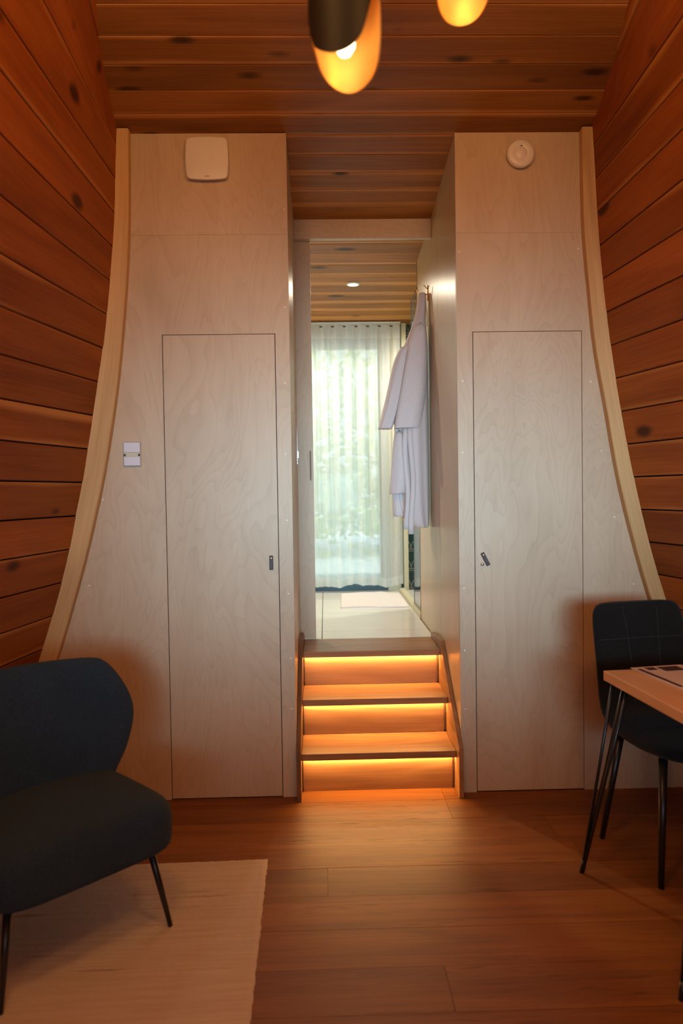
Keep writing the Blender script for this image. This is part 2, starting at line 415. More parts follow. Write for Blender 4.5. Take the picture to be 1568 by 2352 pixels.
for (x, z) in [(-.418, 1.62), (-.418, 1.31), (-.416, .965), (-.415, 1.95), (-.41, .66), (-.41, .42), (-1.268, 1.42), (-1.225, 1.83), (-.405, 2.75), (-.41, 2.30), (-1.345, 1.02),
               (.415, 1.95), (.412, 1.615), (.412, .975), (.412, .68), (.413, .40), (1.02, 1.94), (1.07, 1.615), (1.13, 1.30), (1.22, .98), (.965, 2.56), (.406, 2.55)]:
    m = MB(); m.lathe([(.0003, .0016), (.0028, .0014), (.0042, .0004), (.0043, -.001)], 12, Matrix.Translation((x, -.0002, z)) @ Rx)
    m.build('screw', 'screw', wall_back)

# curved edge posts where the plywood meets the planked hull
def edge_post(side, I, name):
    zs = [i*3.10/30 for i in range(31)]; rows = []; uvs = []
    for z in zs:
        xo = wall_x(side, -.045, z); xi = side*lerp(I, z)
        e = .004*side
        rows.append([(xo, -.001, z), (xo, -.045, z), (xi+e, -.045, z), (xi, -.041, z), (xi, -.001, z)])
        uvs.append([(z, 0), (z, .045), (z, .118), (z, .122), (z, .166)])
    m = MB(); m.grid(rows, smooth=False, uvs=uvs)
    n = len(m.v)
    m.face([n-5, n-4, n-3, n-2, n-1], [(0, 0)]*5)
    return struct(m.build(name, 'pine'))
edge_post(-1, IL, 'trim_1'); edge_post(1, IR, 'trim_2')

# flush cupboard doors with folded leather pulls
def leather_pull(parent, x, z, ang):
    m = MB(); w2 = .0085; L = .066
    prof = [(0, .008), (-.003, .011), (-.012, .0125), (-.04, .0125), (-L+.004, .0125), (-L, .008), (-L+.004, .0035), (-.04, .003), (-.012, .003), (-.003, .003)]
    rows = []
    for s in (-1, -.8, .8, 1):
        k = 1 if abs(s) < 1 else .8
        rows.append([(s*w2, -(yy-.006)*k-.006, zz) for zz, yy in prof])
    m.grid(rows, True, True, smooth=False)
    M_ = Matrix.Translation((x, 0, z)) @ Matrix.Rotation(ang, 4, 'Y')
    m.v = [tuple(M_ @ Vector(p)) for p in m.v]
    o = m.build('leather_pull', 'leather', parent)
    s = MB(); s.lathe([(.0004, .0155), (.004, .015), (.0055, .0135), (.0055, .011)], 16, M_ @ Matrix.Translation((0, 0, -.012)) @ Rx)
    s.build('rivet', 'chrome', o)
    return o
def ply_door(name, x0, x1):
    m = MB(); m.box((x0, .0005, .006), (x1, .02, 2.1765), 2)
    return struct(m.build(name, 'birch'))
d1 = ply_door('door_1', -.9770, -.4601); d1['label'] = 'flush birch plywood cupboard door at left of the steps'
leather_pull(d1, -.4935, 1.146, 0)
d2 = ply_door('door_2', .4672, .9768); d2['label'] = 'flush birch plywood cupboard door at right of the steps'
leather_pull(d2, .4985, 1.142, -math.radians(27))
k = MB(); k.lathe([(.0004, .016), (.005, .0155), (.0072, .013), (.0072, .004), (.005, .003), (.005, 0)], 18, Matrix.Translation((.4985, 0, 1.088)) @ Rx)
k.build('lock', 'chrome', d2)

# ------------------------------------------------------------------ corridor walls, beam, sliding door
HW = struct(empty('wall_corridor_right'))
def hall_panel(lo, hi, parent): return MB().box(lo, hi, 2).build('panel', 'birch_hall', parent)
m = MB()
def side_panel(x0, x1, y0, y1, parent, z0=0):
    m = MB(); poly = [(y0, z0), (y1, z0), (y1, ceil_z(y1)-.002)] + ([(.755, ceil_z(.755)-.002)] if y0 < .755 < y1 else []) + [(y0, ceil_z(y0)-.002)]
    m.prism(poly, 0, x0, x1, 2); return m.build('panel', 'birch_hall', parent)
side_panel(.3905, .4085, T+.0005, .548, HW); side_panel(.3905, .4085, .551, 1.378, HW)
MB().box((.3880, 1.379, .585), (.4100, 1.391, 2.94), 2).build('edge_strip', 'oak_stair', HW)
HL = struct(empty('wall_corridor_left'))
side_panel(-.4085, -.3905, T+.0005, .782, HL)
# latch plate on the left corridor wall
m = MB(); m.box((-.3905, .70, 1.60), (-.3875, .735, 1.80)); lp = m.build('latch_plate', 'chrome', HL, bevel=.001)
m = MB(); m.box((-.3875, .708, 1.635), (-.382, .727, 1.675)); m.build('latch_bolt', 'chrome', lp, bevel=.001)
m = MB(); m.box((-.3885, .752, 2.878), (.3895, .79, 2.986), 0)
struct(m.build('trim_3', 'birch'), 'birch beam across the corridor under the ceiling')
d3 = struct(MB().box((-1.06, .80, .590), (-.3015, .838, 2.905), 2).build('door_3', 'birch'))
d3['label'] = 'sliding birch door half drawn at the head of the steps'
m = MB()
zz = [1.508+.172*i/1 for i in (0, 1)]
prof = [(-.318+.0045*math.cos(a), zc_+.0045*math.sin(a)) for zc_, a0 in ((1.676, 0), (1.512, PI)) for a in [a0+PI*i/6 for i in range(7)]]
m.prism(prof, 1, .797, .8005); m.build('finger_pull', 'oak_dark', d3)
m = MB(); m.lathe([(.0004, .003), (.006, .0025), (.0075, 0)], 16, Matrix.Translation((-.3205, .7998, 1.712)) @ Rx); m.build('lock', 'white_plastic', d3)
struct(MB().box((-1.34, .785, 0), (-.395, .798, 3.0), 2).build('wall_closet', 'birch_hall'))

# ------------------------------------------------------------------ staircase with warm strip lights
stair = tag(empty('staircase', (0, 0, 0)), 'three step oak staircase with glowing strips under its treads', 'stairs')
TW = .3683; TR = [(.006, .1984), (.2347, .3909), (.4637, .5842)]
for i, (y, z) in enumerate(TR):
    y1 = TR[i+1][0]+.0515 if i < 2 else .799
    t_ = MB().box((-TW, y, z-.032), (TW, y1, z), 0).build('tread', 'oak_stair', stair, bevel=.0025)
    MB().box((-TW+.006, y+.032, z-.0370), (TW-.006, y+.047, z-.0325)).build('strip_light', 'led', t_)
    zb = 0 if i == 0 else TR[i-1][1]
    MB().box((-TW+.006, y+.052, zb+.0003), (TW-.012, y+.070, z-.0325), 0).build('riser', 'oak_stair', stair)
    MB().box((-TW, y+.071, zb+.001), (TW, y+.078, z-.0325), 0).build('backing', 'oak_stair', stair)
for sx in (-1, 1):
    poly = [(-.062, 0), (-.062, .236), (.458, .652 if sx < 0 else .632), (.655, .652 if sx < 0 else .632), (.655, 0)]
    a, c = sorted((sx*(TW+.0006), sx*.3895))
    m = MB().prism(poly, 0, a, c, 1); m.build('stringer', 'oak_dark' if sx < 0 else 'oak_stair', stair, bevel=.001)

for sx in (-1, 1):
    lo_, hi_ = sorted((sx*(TW+.0006), sx*.3895))
    MB().box((lo_, .6555, .2), (hi_, .799, .612), 1).build('end_cap', 'oak_stair', stair, bevel=.001)

# ------------------------------------------------------------------ bathroom
bf = MB().box((-1.34, .80, -.06), (1.35, 2.84, .574)); bfl = struct(bf.build('floor_bathroom', 'dark'))
for xa, xb in ((-.92, -.268), (-.265, .385)):
    for y0, y1 in ((.800, 1.026), (1.029, 1.677), (1.680, 2.328), (2.331, 2.82)):
        MB().box((xa, y0, .575), (xb-.001, y1-.001, .5842), 0).build('tile', 'tile', bfl)
wb = MB()
for lo, hi in (((-1.34, 2.80, .584), (-.95, 2.86, 2.9)), ((.30, 2.80, .584), (.41, 2.86, 2.9)), ((-.95, 2.80, 2.76), (.30, 2.86, 2.9))): wb.box(lo, hi)
struct(wb.build('wall_bathroom', 'cream'))
struct(MB().box((-1.36, .80, .5), (-1.342, 2.86, 3.05)).build('wall_bathroom_left', 'birch_hall'))
win = struct(empty('window_1'))
for lo, hi in (((-.95, 2.805, .5845), (.30, 2.85, .665)), ((-.95, 2.805, 2.66), (.30, 2.85, 2.76)), ((.235, 2.805, .665), (.30, 2.85, 2.66)), ((-.95, 2.805, .665), (-.885, 2.85, 2.66))):
    MB().box(lo, hi).build('frame', 'slate', win, bevel=.003)
MB().box((-.885, 2.825, .665), (.235, 2.831, 2.66)).build('pane', 'pane', win)

# shower recess to the right
sh = struct(empty('wall_shower'))
def tiled(origin, ax, n0, n1, z0, nz, depth_ax, dsign, thick=.012):
    TWd, TH = .170, .168
    ink = MB()
    for i in range(n0, n1):
        for k in range(nz):
            a0 = origin+i*TWd; zz = z0+k*TH
            lo = [0, 0, zz+.001]; hi = [0, 0, zz+TH-.001]
            lo[ax], hi[ax] = a0+.001, a0+TWd-.001
            lo[1-ax], hi[1-ax] = sorted((depth_ax, depth_ax+dsign*thick))
            MB().box(lo, hi).build('tile', 'green_tile', sh)
            c0 = a0+TWd/2; f = depth_ax-dsign*.0012
            def pt(da, dz):
                p = [0, 0, zz+dz]; p[ax] = c0+da; p[1-ax] = f; return p
            ink.tube([pt(-.022, .012), pt(.022, .012)], .0017, 5)
            ink.tube([pt(0, .012), pt(0, .035)], .0017, 5)
            for s in (-1, 1):
                ink.tube([pt(0, .03), pt(s*.008, .055), pt(s*.022, .078)], .0014, 5)
                ink.tube([pt(s*.083*math.sin(t*PI/2/6), .163-.06*(1-math.cos(t*PI/2/6))) for t in range(7)], .0012, 4)
    ink.build('inlay', 'inlay', sh)
tiled(.4965-.085, 0, 0, 5, .590, 14, 2.79, 1)
tiled(1.41, 1, 0, 8, .590, 14, 1.27, 1)
MB().box((.41, 1.395, .584), (1.29, 1.408, 2.94)).build('panel', 'cream', sh)
MB().box((.40, 2.803, .584), (1.35, 2.86, 2.95)).build('backing', 'cream', sh)
MB().box((1.284, 1.39, .584), (1.35, 2.86, 2.95)).build('backing', 'cream', sh)
MB().box((.41, 1.395, .550), (1.29, 2.79, .588)).build('shower_tray', 'tile', sh)
struct(MB().box((.3855, 1.392, .584), (.430, 2.74, .612), 1).build('trim_4', 'cream'))
struct(MB().box((.432, 2.745, .584), (.470, 2.7875, 2.87), 2).build('trim_5', 'cream'))
ss = tag(empty('shower_screen', (.408, 1.75, .612)), 'clear glass shower screen standing at the end of the corridor wall', 'glass screen')
MB().box((-.004, -.355, .001), (.004, .08, 2.2)).build('glass_pane', 'shower_glass', ss)
MB().box((-.006, .081, .001), (.006, .088, 2.2)).build('edge_seal', 'slate', ss)

# curtain
cur = tag(empty('curtain', (0, 2.70, 2.84)), 'sheer white pleated curtain drawn across the bathroom glass door', 'curtain')
def pleat(x, z):
    ph = 2*PI*x/.098
    k = .75+.25*math.sin(x*9+1.3)
    wob = .35*math.sin(z*1.1+x*5)
    return .027*k*math.sin(ph+wob)+.010*math.sin(2*ph+1.1+z*.6)
NX, NZ = 240, 26; rows = []; hem = []
x0, x1 = -1.15, .418
def hemz(x): return .640+.010*math.sin(x*14+1)+.007*math.sin(x*31+2)
for j in range(NZ+1):
    t = j/NZ; r = []
    for i in range(NX+1):
        x = x0+(x1-x0)*i/NX; zt = 2.838; zb_ = hemz(x); z = zt+(zb_-zt)*t
        r.append((x, pleat(x, z)*(.55+.45*min(1, t*6)), z-2.84))
    rows.append(r)
m = MB(); m.grid(rows); m.build('cloth', 'sheer', cur)
m = MB(); m.grid([[(p[0], p[1]-.0015, p[2]) for p in rows[0]], [(p[0], p[1]-.0015, p[2]+.02) for p in rows[1]], [(x, pleat(x, 2.75)*.7-.0015, -.115) for x in [p[0] for p in rows[0]]]]); m.build('heading_tape', 'sheer_hem', cur)
m = MB(); m.grid([[(p[0], p[1]-.0015, hemz(p[0])-2.84+.075) for p in rows[-1]], [(p[0], p[1]-.0015, hemz(p[0])-2.84+.001) for p in rows[-1]]]); m.build('hem', 'sheer_hem', cur)
for i in range(14):
    x = -.935+.098*i
    if x > .40: break
    MB().box((x-.012, -.036, -.026), (x+.012, -.030, -.016)).build('curtain_hook', 'slot', cur)
ct = MB().box((-1.2, 2.672, 2.846), (.418, 2.728, 2.858)).build('curtain_track', 'track', bevel=.002)
tag(ct, 'white curtain track fixed under the bathroom ceiling', 'curtain track')

# downlight in the bathroom ceiling
dl = tag(empty('downlight', (-.012, 1.80, ceil_z(1.80))), 'small round recessed ceiling light glowing above the bathroom', 'ceiling light')
m = MB(); m.lathe([(.036, -.001), (.036, -.007), (.046, -.006), (.050, -.0005), (.050, .002), (.036, .002)], 28)
m.build('ring', 'white_plastic', dl)
m = MB(); m.lathe([(.0005, -.003), (.035, -.003), (.035, .001), (.0005, .001)], 24); m.build('lens', 'downlight', dl)
light('bathroom_spot', 'SPOT', (-.012, 1.80, ceil_z(1.8)-.02), 24, (1, .88, .66), spot_size=3.0, spot_blend=.6, shadow_soft_size=.03)
for x_ in (-.85, .85):   # added spots out of view that brighten the bathroom, no fixtures there
    light('bathroom_spot', 'SPOT', (x_, 2.1, ceil_z(2.1)-.02), 90, (1, .95, .82), spot_size=3.0, spot_blend=.6, shadow_soft_size=.03)

# outside the bathroom door
gr = MB().box((-6, 2.9, .40), (6, 14, .50)); struct(gr.build('ground', 'deck'))
rnd = random.Random(3); m = MB()
for i in range(15000):
    c = Vector((rnd.uniform(-4.5, 4.5), rnd.uniform(6.2, 8.5), .8+abs(rnd.gauss(0, 1.7))))
    if rnd.random() < .25: c.z = rnd.uniform(.5, 5.2)
    R = Matrix.Rotation(rnd.uniform(0, 6.28), 3, 'Z') @ Matrix.Rotation(rnd.uniform(-1, 1), 3, 'X') @ Matrix.Rotation(rnd.uniform(-1, 1), 3, 'Y')
    s = rnd.uniform(.05, .11); b = len(m.v)
    for p in ((-s, 0, 0), (0, -s*.5, .01), (s, 0, 0), (0, s*.5, .01)): m.v.append(tuple(c+R @ Vector(p)))
    m.face((b, b+1, b+2), None, True); m.face((b, b+2, b+3), None, True)
fo = m.build('foliage', 'leaf'); tag(fo, 'bright green leaves outside seen blurred through the sheer curtain', 'foliage', kind='stuff')

# ------------------------------------------------------------------ bathrobe on its hook
hk = tag(empty('robe_hook', (.3905, .90, 2.60)), 'brass wall hook carrying the white bathrobe on the corridor wall', 'hook')
m = MB(); m.box((-.006, -.012, -.04), (-.0002, .012, .05)); m.build('back_plate', 'brass', hk, bevel=.002)
m = MB(); m.tube([(-.004, 0, .0), (-.03, 0, -.008), (-.055, 0, -.002), (-.064, 0, .015), (-.066, 0, .042)], [.0035, .0035, .0035, .0035, .004], 10); m.build('lower_arm', 'brass', hk)
m = MB(); m.tube([(-.004, -.002, .03), (-.018, -.004, .045), (-.026, -.006, .05)], .003, 8); m.build('upper_arm', 'brass', hk)

robe = tag(empty('bathrobe', (.36, .90, 2.60)), 'white cotton bathrobe hanging folded from the brass hook in the corridor', 'bathrobe')
RO = Vector((.36, .90, 2.60))
def cloth_tube(levels, n, folds, seed, name, depth_amp=.5, cy=.90, subs=1, open_bottom=True):
    """levels: (z, x_left, x_right, y_half) — a hanging tube of cloth with vertical folds"""
    r = random.Random(seed); ph = [r.uniform(0, 6.28) for _ in range(6)]
    rows = []
    zt, zb_ = levels[0][0], levels[-1][0]
    for z, xl, xr, yh in levels:
        t = (zt-z)/(zt-zb_); ring = []
        for k in range(n):
            a = 2*PI*k/n; cx_, hw = (xl+xr)/2, (xr-xl)/2
            f = 1+folds*(.25+.75*t)*(math.sin(5*a+ph[0]+t*1.6)*.55+math.sin(9*a+ph[1]-t*2)*.35+math.sin(3*a+ph[2])*.3)
            x = cx_+hw*math.copysign(abs(math.cos(a))**.8, math.cos(a))
            y = cy+yh*math.sin(a)*f-abs(folds)*.05*math.cos(3*a+ph[3]+t)*(yh/.1)
            ring.append((x-RO.x, y-RO.y, z-RO.z))
        rows.append(ring)
    m = MB(); m.grid(rows, True, False)
    b0 = len(rows[0]); m.face(list(range(b0))[::-1], None, True)
    if open_bottom:   # turn the hem inwards so that the cloth shows thickness
        last = rows[-1]; c = Vector((sum(p[0] for p in last)/n, sum(p[1] for p in last)/n, last[0][2]))
        inn = [tuple(c+(Vector(p)-c)*.86+Vector((0, 0, .02))) for p in last]
        base = len(m.v); m.v.extend(inn)
        o = base-n
        for k in range(n): m.face((o+k, o+(k+1) % n, base+(k+1) % n, base+k), None, True)
        m.face([base+k for k in range(n)], None, True)
    return m.build(name, 'robe', robe, subsurf=subs)
# body: collar bunched at the hook, spreading to the shoulders, straight to the hem
cloth_tube([(2.612, .336, .378, .020), (2.58, .330, .382, .030), (2.50, .318, .376, .042), (2.42, .296, .374, .055), (2.36, .270, .382, .065), (2.30, .245, .386, .075), (2.22, .205, .386, .085),
            (2.10, .185, .387, .09), (1.95, .180, .387, .092), (1.80, .176, .387, .092), (1.65, .186, .387, .09), (1.50, .192, .387, .088), (1.38, .200, .387, .086), (1.28, .222, .385, .08), (1.235, .26, .382, .075), (1.215, .285, .376, .07)],
           44, .24, 11, 'body')
# left sleeve
cloth_tube([(2.30, .228, .30, .030), (2.22, .182, .285, .042), (2.12, .158, .25, .05), (2.0, .132, .222, .052), (1.9, .106, .196, .052), (1.82, .084, .170, .05), (1.797, .080, .160, .048)],
           26, .16, 5, 'sleeve', cy=.86)
# right sleeve lies in front of the body
cloth_tube([(2.42, .300, .366, .028), (2.30, .262, .374, .038), (2.15, .232, .372, .045), (2.0, .206, .360, .046), (1.88, .182, .338, .045), (1.815, .172, .326, .043), (1.797, .170, .322, .042)],
           26, .15, 21, 'sleeve', cy=.815)
# front flap of the skirt, and the belt tails
cloth_tube([(1.80, .170, .235, .02), (1.65, .160, .255, .028), (1.52, .148, .262, .032), (1.44, .138, .262, .034), (1.415, .140, .235, .034)], 22, .3, 8, 'front_flap', cy=.835)
cloth_tube([(1.5, .160, .235, .018), (1.36, .162, .240, .026), (1.275, .168, .240, .026)], 20, .2, 9, 'lining', cy=.90)
for (x, zb_, yy) in ((.238, 1.215, .80), (.268, 1.187, .79)):
    m = MB(); rows = []
    for i in range(14):
        t = i/13; z = 1.80+(zb_-1.80)*t; xx = x+.008*math.sin(t*7+x*40)
        hw = .015; ring = [(xx-hw, yy-.003), (xx, yy-.006+.004*math.sin(t*9)), (xx+hw, yy-.003), (xx+hw, yy+.002), (xx, yy+.001), (xx-hw, yy+.002)]
        rows.append([(a-RO.x, b_-RO.y, z-RO.z) for a, b_ in ring])
    m.grid(rows, True, True); m.build('belt', 'robe', robe)
m = MB(); m.tube([(.372-RO.x, .86-RO.y, 2.52-RO.z), (.378-RO.x, .855-RO.y, 2.44-RO.z), (.376-RO.x, .857-RO.y, 2.40-RO.z), (.369-RO.x, .858-RO.y, 2.40-RO.z), (.364-RO.x, .862-RO.y, 2.46-RO.z)], .0022, 6); m.build('hanging_loop', 'cream', robe)

# bath mat
m = MB(); N = 26; top = []; rnd = random.Random(4)
def mat_pt(i, j, N=26):
    u, v = i/N, j/N
    x = -.125+(.372+.125)*u+.02*(v-.5)*(1-u); y = 1.885+(2.60-1.885)*v+.02*math.sin(u*5)
    r = .010*math.exp(-((u-.42)**2*30+(v-.75)**2*8))+.012*max(0, math.sin(u*7+v*3))**3*v*.8
    return x, y, r
for s in (0, 1):
    pass
up_ = [[(lambda q: (q[0], q[1], .5935+q[2]))(mat_pt(i, j)) for i in range(N+1)] for j in range(N+1)]
dn_ = [[(lambda q: (q[0], q[1], .5846+q[2]*.6))(mat_pt(i, j)) for i in range(N+1)] for j in range(N+1)]
m.grid(up_); m.grid(dn_)
n1 = (N+1)*(N+1)
per = [j*(N+1) for j in range(N+1)]+[N*(N+1)+i for i in range(1, N+1)]+[j*(N+1)+N for j in range(N-1, -1, -1)]+[i for i in range(N-1, 0, -1)]
for a, c in zip(per, per[1:]+per[:1]): m.face((a, c, n1+c, n1+a), None, True)
bm_ = m.build('bath_mat', 'mat'); tag(bm_, 'white rumpled bath mat lying on the cream bathroom tiles', 'bath mat')

# ------------------------------------------------------------------ fittings on the partition
vc = tag(empty('vent_cover', (-.7515, 0, 2.9705)), 'white rounded square ventilation cover high on the plywood', 'vent')
def squircle(hw, hh, bulge=.035, rc=.022, n=8):
    pts = []
    sides = [((-1, -1), (1, -1)), ((1, -1), (1, 1)), ((1, 1), (-1, 1)), ((-1, 1), (-1, -1))]
    for (a, b) in sides:
        for i in range(n*2):
            t = (i+.5)/(n*2); x = a[0]+(b[0]-a[0])*t; y = a[1]+(b[1]-a[1])*t
            bl = 1+bulge*2*(1-(2*t-1)**2); e = abs(2*t-1)
            k = 1-.035*max(0, (e-.8)/.2)**2
            nx, ny = (b[1]-a[1])/2, -(b[0]-a[0])/2
            pts.append(((x*k+nx*(bl-1))*hw, (y*k+ny*(bl-1))*hh))
    return pts
sq = squircle(.0915, .0905)
m = MB(); m.grid([[(x*s, -y_, z*s) for x, z in sq] for s, y_ in ((.5, .002), (.985, .022), (1, .0235), (1, .0325), (.99, .0345), (.96, .0355), (.3, .0361), (.01, .0362))], True, True); m.build('cover_plate', 'white_plastic', vc)
m = MB(); m.grid([[(x*s, -y_, z*s) for x, z in sq] for s, y_ in ((.82, .0004), (.82, .024))], True, True); m.build('housing', 'white_plastic', vc)
m = MB(); m.box((-.011, -.0366, -.0845), (.011, -.0345, -.0795)); m.build('mark', 'grey_mark', vc, bevel=.0008)

sa = tag(empty('smoke_alarm', (.691, 0, 2.988)), 'round white smoke alarm high on the plywood', 'smoke alarm')
m = MB(); m.lathe([(.058, .0004), (.058, .012), (.063, .014), (.0645, .022), (.062, .031), (.055, .036), (.029, .038), (.028, .0372), (.027, .0372), (.026, .0385), (.001, .039)], 48, Rx); m.build('body', 'white_plastic', sa)
m = MB(); m.box((-.0055, -.0392, .0285), (.0055, -.036, .0325)); m.build('slot', 'slot', sa, bevel=.0008)

sw = tag(empty('wall_switch', (-1.1285, 0, 1.629)), 'small white wall plate with two flaps on the left plywood panel', 'switch')
m = MB(); m.box((-.041, -.009, -.057), (.041, -.0003, .057)); m.build('back_plate', 'grey_mark', sw, bevel=.003)
MT['switch_white'] = plain('switch_white', (.74, .74, .78), .25)
m = MB(); m.box((-.036, -.014, .008), (.038, -.0092, .054)); m.build('flap', 'switch_white', sw, bevel=.002)
m = MB(); m.box((-.036, -.014, -.053), (.038, -.0092, -.012)); m.build('flap', 'switch_white', sw, bevel=.002)
m = MB(); m.box((-.036, -.0105, -.011), (.034, -.0092, .007)); m.build('label_strip', 'cream', sw)
for x in (-.032, .034):
    m = MB(); m.box((x-.005, -.013, -.009), (x+.004, -.0107, .001)); m.build('catch', 'slot', sw, bevel=.0008)

# ------------------------------------------------------------------ pendant lamps
RIM = [(0, 2.375), (19, 2.332), (52, 2.306), (83, 2.299), (112, 2.312), (133, 2.335), (147, 2.368), (165, 2.395), (185, 2.395), (200, 2.36), (214, 2.329), (231, 2.312), (250, 2.303), (273, 2.310), (293, 2.336), (307, 2.384), (314, 2.413), (328, 2.46), (340, 2.46), (350, 2.415), (360, 2.375)]
RIM2 = [(0, 2.36), (45, 2.312), (90, 2.299), (135, 2.312), (180, 2.36), (225, 2.45), (270, 2.5), (315, 2.45), (360, 2.36)]
RIM = smooth_tab(RIM); RIM2 = smooth_tab(RIM2)
def rimz(a, rim): return lerp(rim, math.degrees(a) % 360)-2.299
def pendant(loc, rot, label, energy, tilt=0.0, r=.0745, H=.40):
    root = tag(empty('pendant_lamp', loc), label, 'pendant lamp', 'black and gold pendant lamps')
    n = 72; outer, inner = [], []
    for i in range(15):
        t = i/14; ro, ri = [], []
        for k in range(n):
            a = 2*PI*k/n; z0 = rimz(a, rot); z = z0+(H-z0)*t
            ro.append((r*math.cos(a), r*math.sin(a), z)); ri.append(((r-.004)*math.cos(a), (r-.004)*math.sin(a), z))
        outer.append(ro); inner.append(ri)
    cap = [[(r*s*math.cos(2*PI*k/n), r*s*math.sin(2*PI*k/n), H+h) for k in range(n)] for s, h in ((.9, .012), (.5, .018), (.1, .02))]
    shade = MB().grid(outer+cap, True).build('shade', 'lamp_black', root)
    m = MB(); m.grid([outer[0], inner[0]], True, smooth=False); m.grid(inner+[[(x*s, y*s, H-.004) for x, y, z in inner[-1]] for s in (.6, .05)], True)
    m.build('lining', 'gold', root)
    m = MB(); m.lathe([(.002, .036), (.012, .040), (.021, .055), (.0225, .072), (.019, .096), (.013, .112), (.012, .125)], 24); m.build('bulb', 'bulb', root)
    m = MB(); m.lathe([(.014, .125), (.017, .128), (.017, .19), (.006, .2)], 20); m.build('socket', 'lamp_black', root)
    top = ceil_z(loc[1])-loc[2]
    m = MB(); m.tube([(0, 0, .198), (0, 0, H-.02), (0, 0, top-.02)], .003, 8); m.build('cord', 'black_metal', root)
    m = MB(); m.lathe([(.003, top-.045), (.045, top-.03), (.05, top-.004), (.05, top-.001)], 28); m.build('ceiling_rose', 'lamp_black', root)
    root.rotation_euler = (0, tilt, 0)
    light('pendant_glow', 'POINT', (loc[0], loc[1]-.006, loc[2]+.02), energy, (1, .56, .22), shadow_soft_size=.02)
    return root
pendant((-.183, -1.86, 2.299), RIM, 'black cylindrical pendant lamp with gold inside showing its lit bulb', .05)
pendant((.158, -1.40, 2.735), RIM2, 'gold lined pendant lamp hanging higher, cut by the top of the picture', .05)

# ------------------------------------------------------------------ rug
rug = MB(); NX, NY = 120, 160; rnd = random.Random(12)
rows = []
for j in range(NY+1):
    r = []
    for i in range(NX+1):
        edge = i in (0, NX) or j in (0, NY)
        x = -1.12*i/NX; y = -2.1*j/NY
        if edge: x += rnd.uniform(-.0022, .0022); y += rnd.uniform(-.0022, .0022)
        r.append((x, y, .004 if edge else .0108+rnd.uniform(-.0014, .0014)))
    rows.append(r)
rug.grid(rows)
rb = [[(p[0], p[1], .0006) for p in rows[0]], rows[0]]; rug.grid(rb)
rug.grid([[(r[0][0], r[0][1], .0006) for r in rows], [r[0] for r in rows]])
ro = rug.build('rug', 'rug', loc=(-.484, -.582, 0), rot=(0, 0, math.radians(1.4)))
tag(ro, 'cream woven rug with thin brown streaks under the armchair', 'rug')

# ------------------------------------------------------------------ armchair
AC = empty('armchair', (-1.137, -1.033, 0), math.radians(45)); tag(AC, 'dark blue grey upholstered armchair with a winged back on the cream rug', 'armchair')
def ring_seat(hw_f, hw_b, y0, y1, z, grow, n=48, p=5.6):
    out = []
    for k in range(n):
        a = 2*PI*k/n; c, s = math.cos(a), math.sin(a)
        e = 2/p
        X = math.copysign(abs(c)**e, c); Y = math.copysign(abs(s)**e, s)
        y = (y0+y1)/2+(y1-y0)/2*Y; t = (y-y0)/(y1-y0); hw = hw_f+(hw_b-hw_f)*t
        out.append((X*(hw+grow), y+grow*Y, z))
    return out
m = MB(); rows = []
for g, z in ((-.20, .288), (-.04, .286), (-.010, .289), (0, .300), (.003, .33), (.004, .37), (.002, .408), (-.009, .429), (-.032, .442), (-.09, .450), (-.18, .454), (-.24, .455)):
    rows.append([(x, y, zz+.012*max(0, 1-(x/.3)**2)*(zz > .42)) for x, y, zz in ring_seat(.304, .300, -.300, .30, z, g)])
m.grid(rows, True, True); m.build('seat', 'arm_fabric', AC, subsurf=1)
# winged back: outline in (x,z), padded, curved forwards at the wings and leaning back
OUT = smooth_tab([(0.30, .235), (.36, .262), (.42, .292), (.50, .343), (.58, .376), (.64, .387), (.70, .377), (.76, .351), (.81, .317), (.836, .285)])
ol = [(w_, z) for z, w_ in OUT]
ol = [(x, z) for x, z in ol]+[(.24, .845), (.12, .852), (0, .855)]
poly = ol+[(-x, z) for x, z in ol[-2::-1]]+[(-.12, .285), (0, .28), (.12, .285)]
cx_, cz_ = 0, .58
def back_pt(x, z, th):
    lean = .20*(z-.42); wing = -.34*x*x
    return (x, .165+lean+wing+th, z)
rows = []
for side_, ss_ in ((-1, (.02, .3, .6, .8, .92, .98)), (1, (1.0, .985, .93, .8, .55, .25, .02))):
    for s in ss_:
        th = side_*.052*math.sqrt(max(0, 1-s**5))
        rows.append([back_pt(cx_+(x-cx_)*s, cz_+(z-cz_)*s, th) for x, z in poly])
m = MB(); m.grid(rows, True, True); m.build('backrest', 'arm_fabric', AC, subsurf=1)
m = MB(); 
for sx in (-1, 1):
    for (yt, yb_) in ((-.20, -.245), (.20, .265)):
        m = MB(); m.tube([(sx*.225, yt, .296), (sx*.272, yb_, .0138)], [.0135, .0075], 14)
        m.build('leg', 'black_metal', AC)

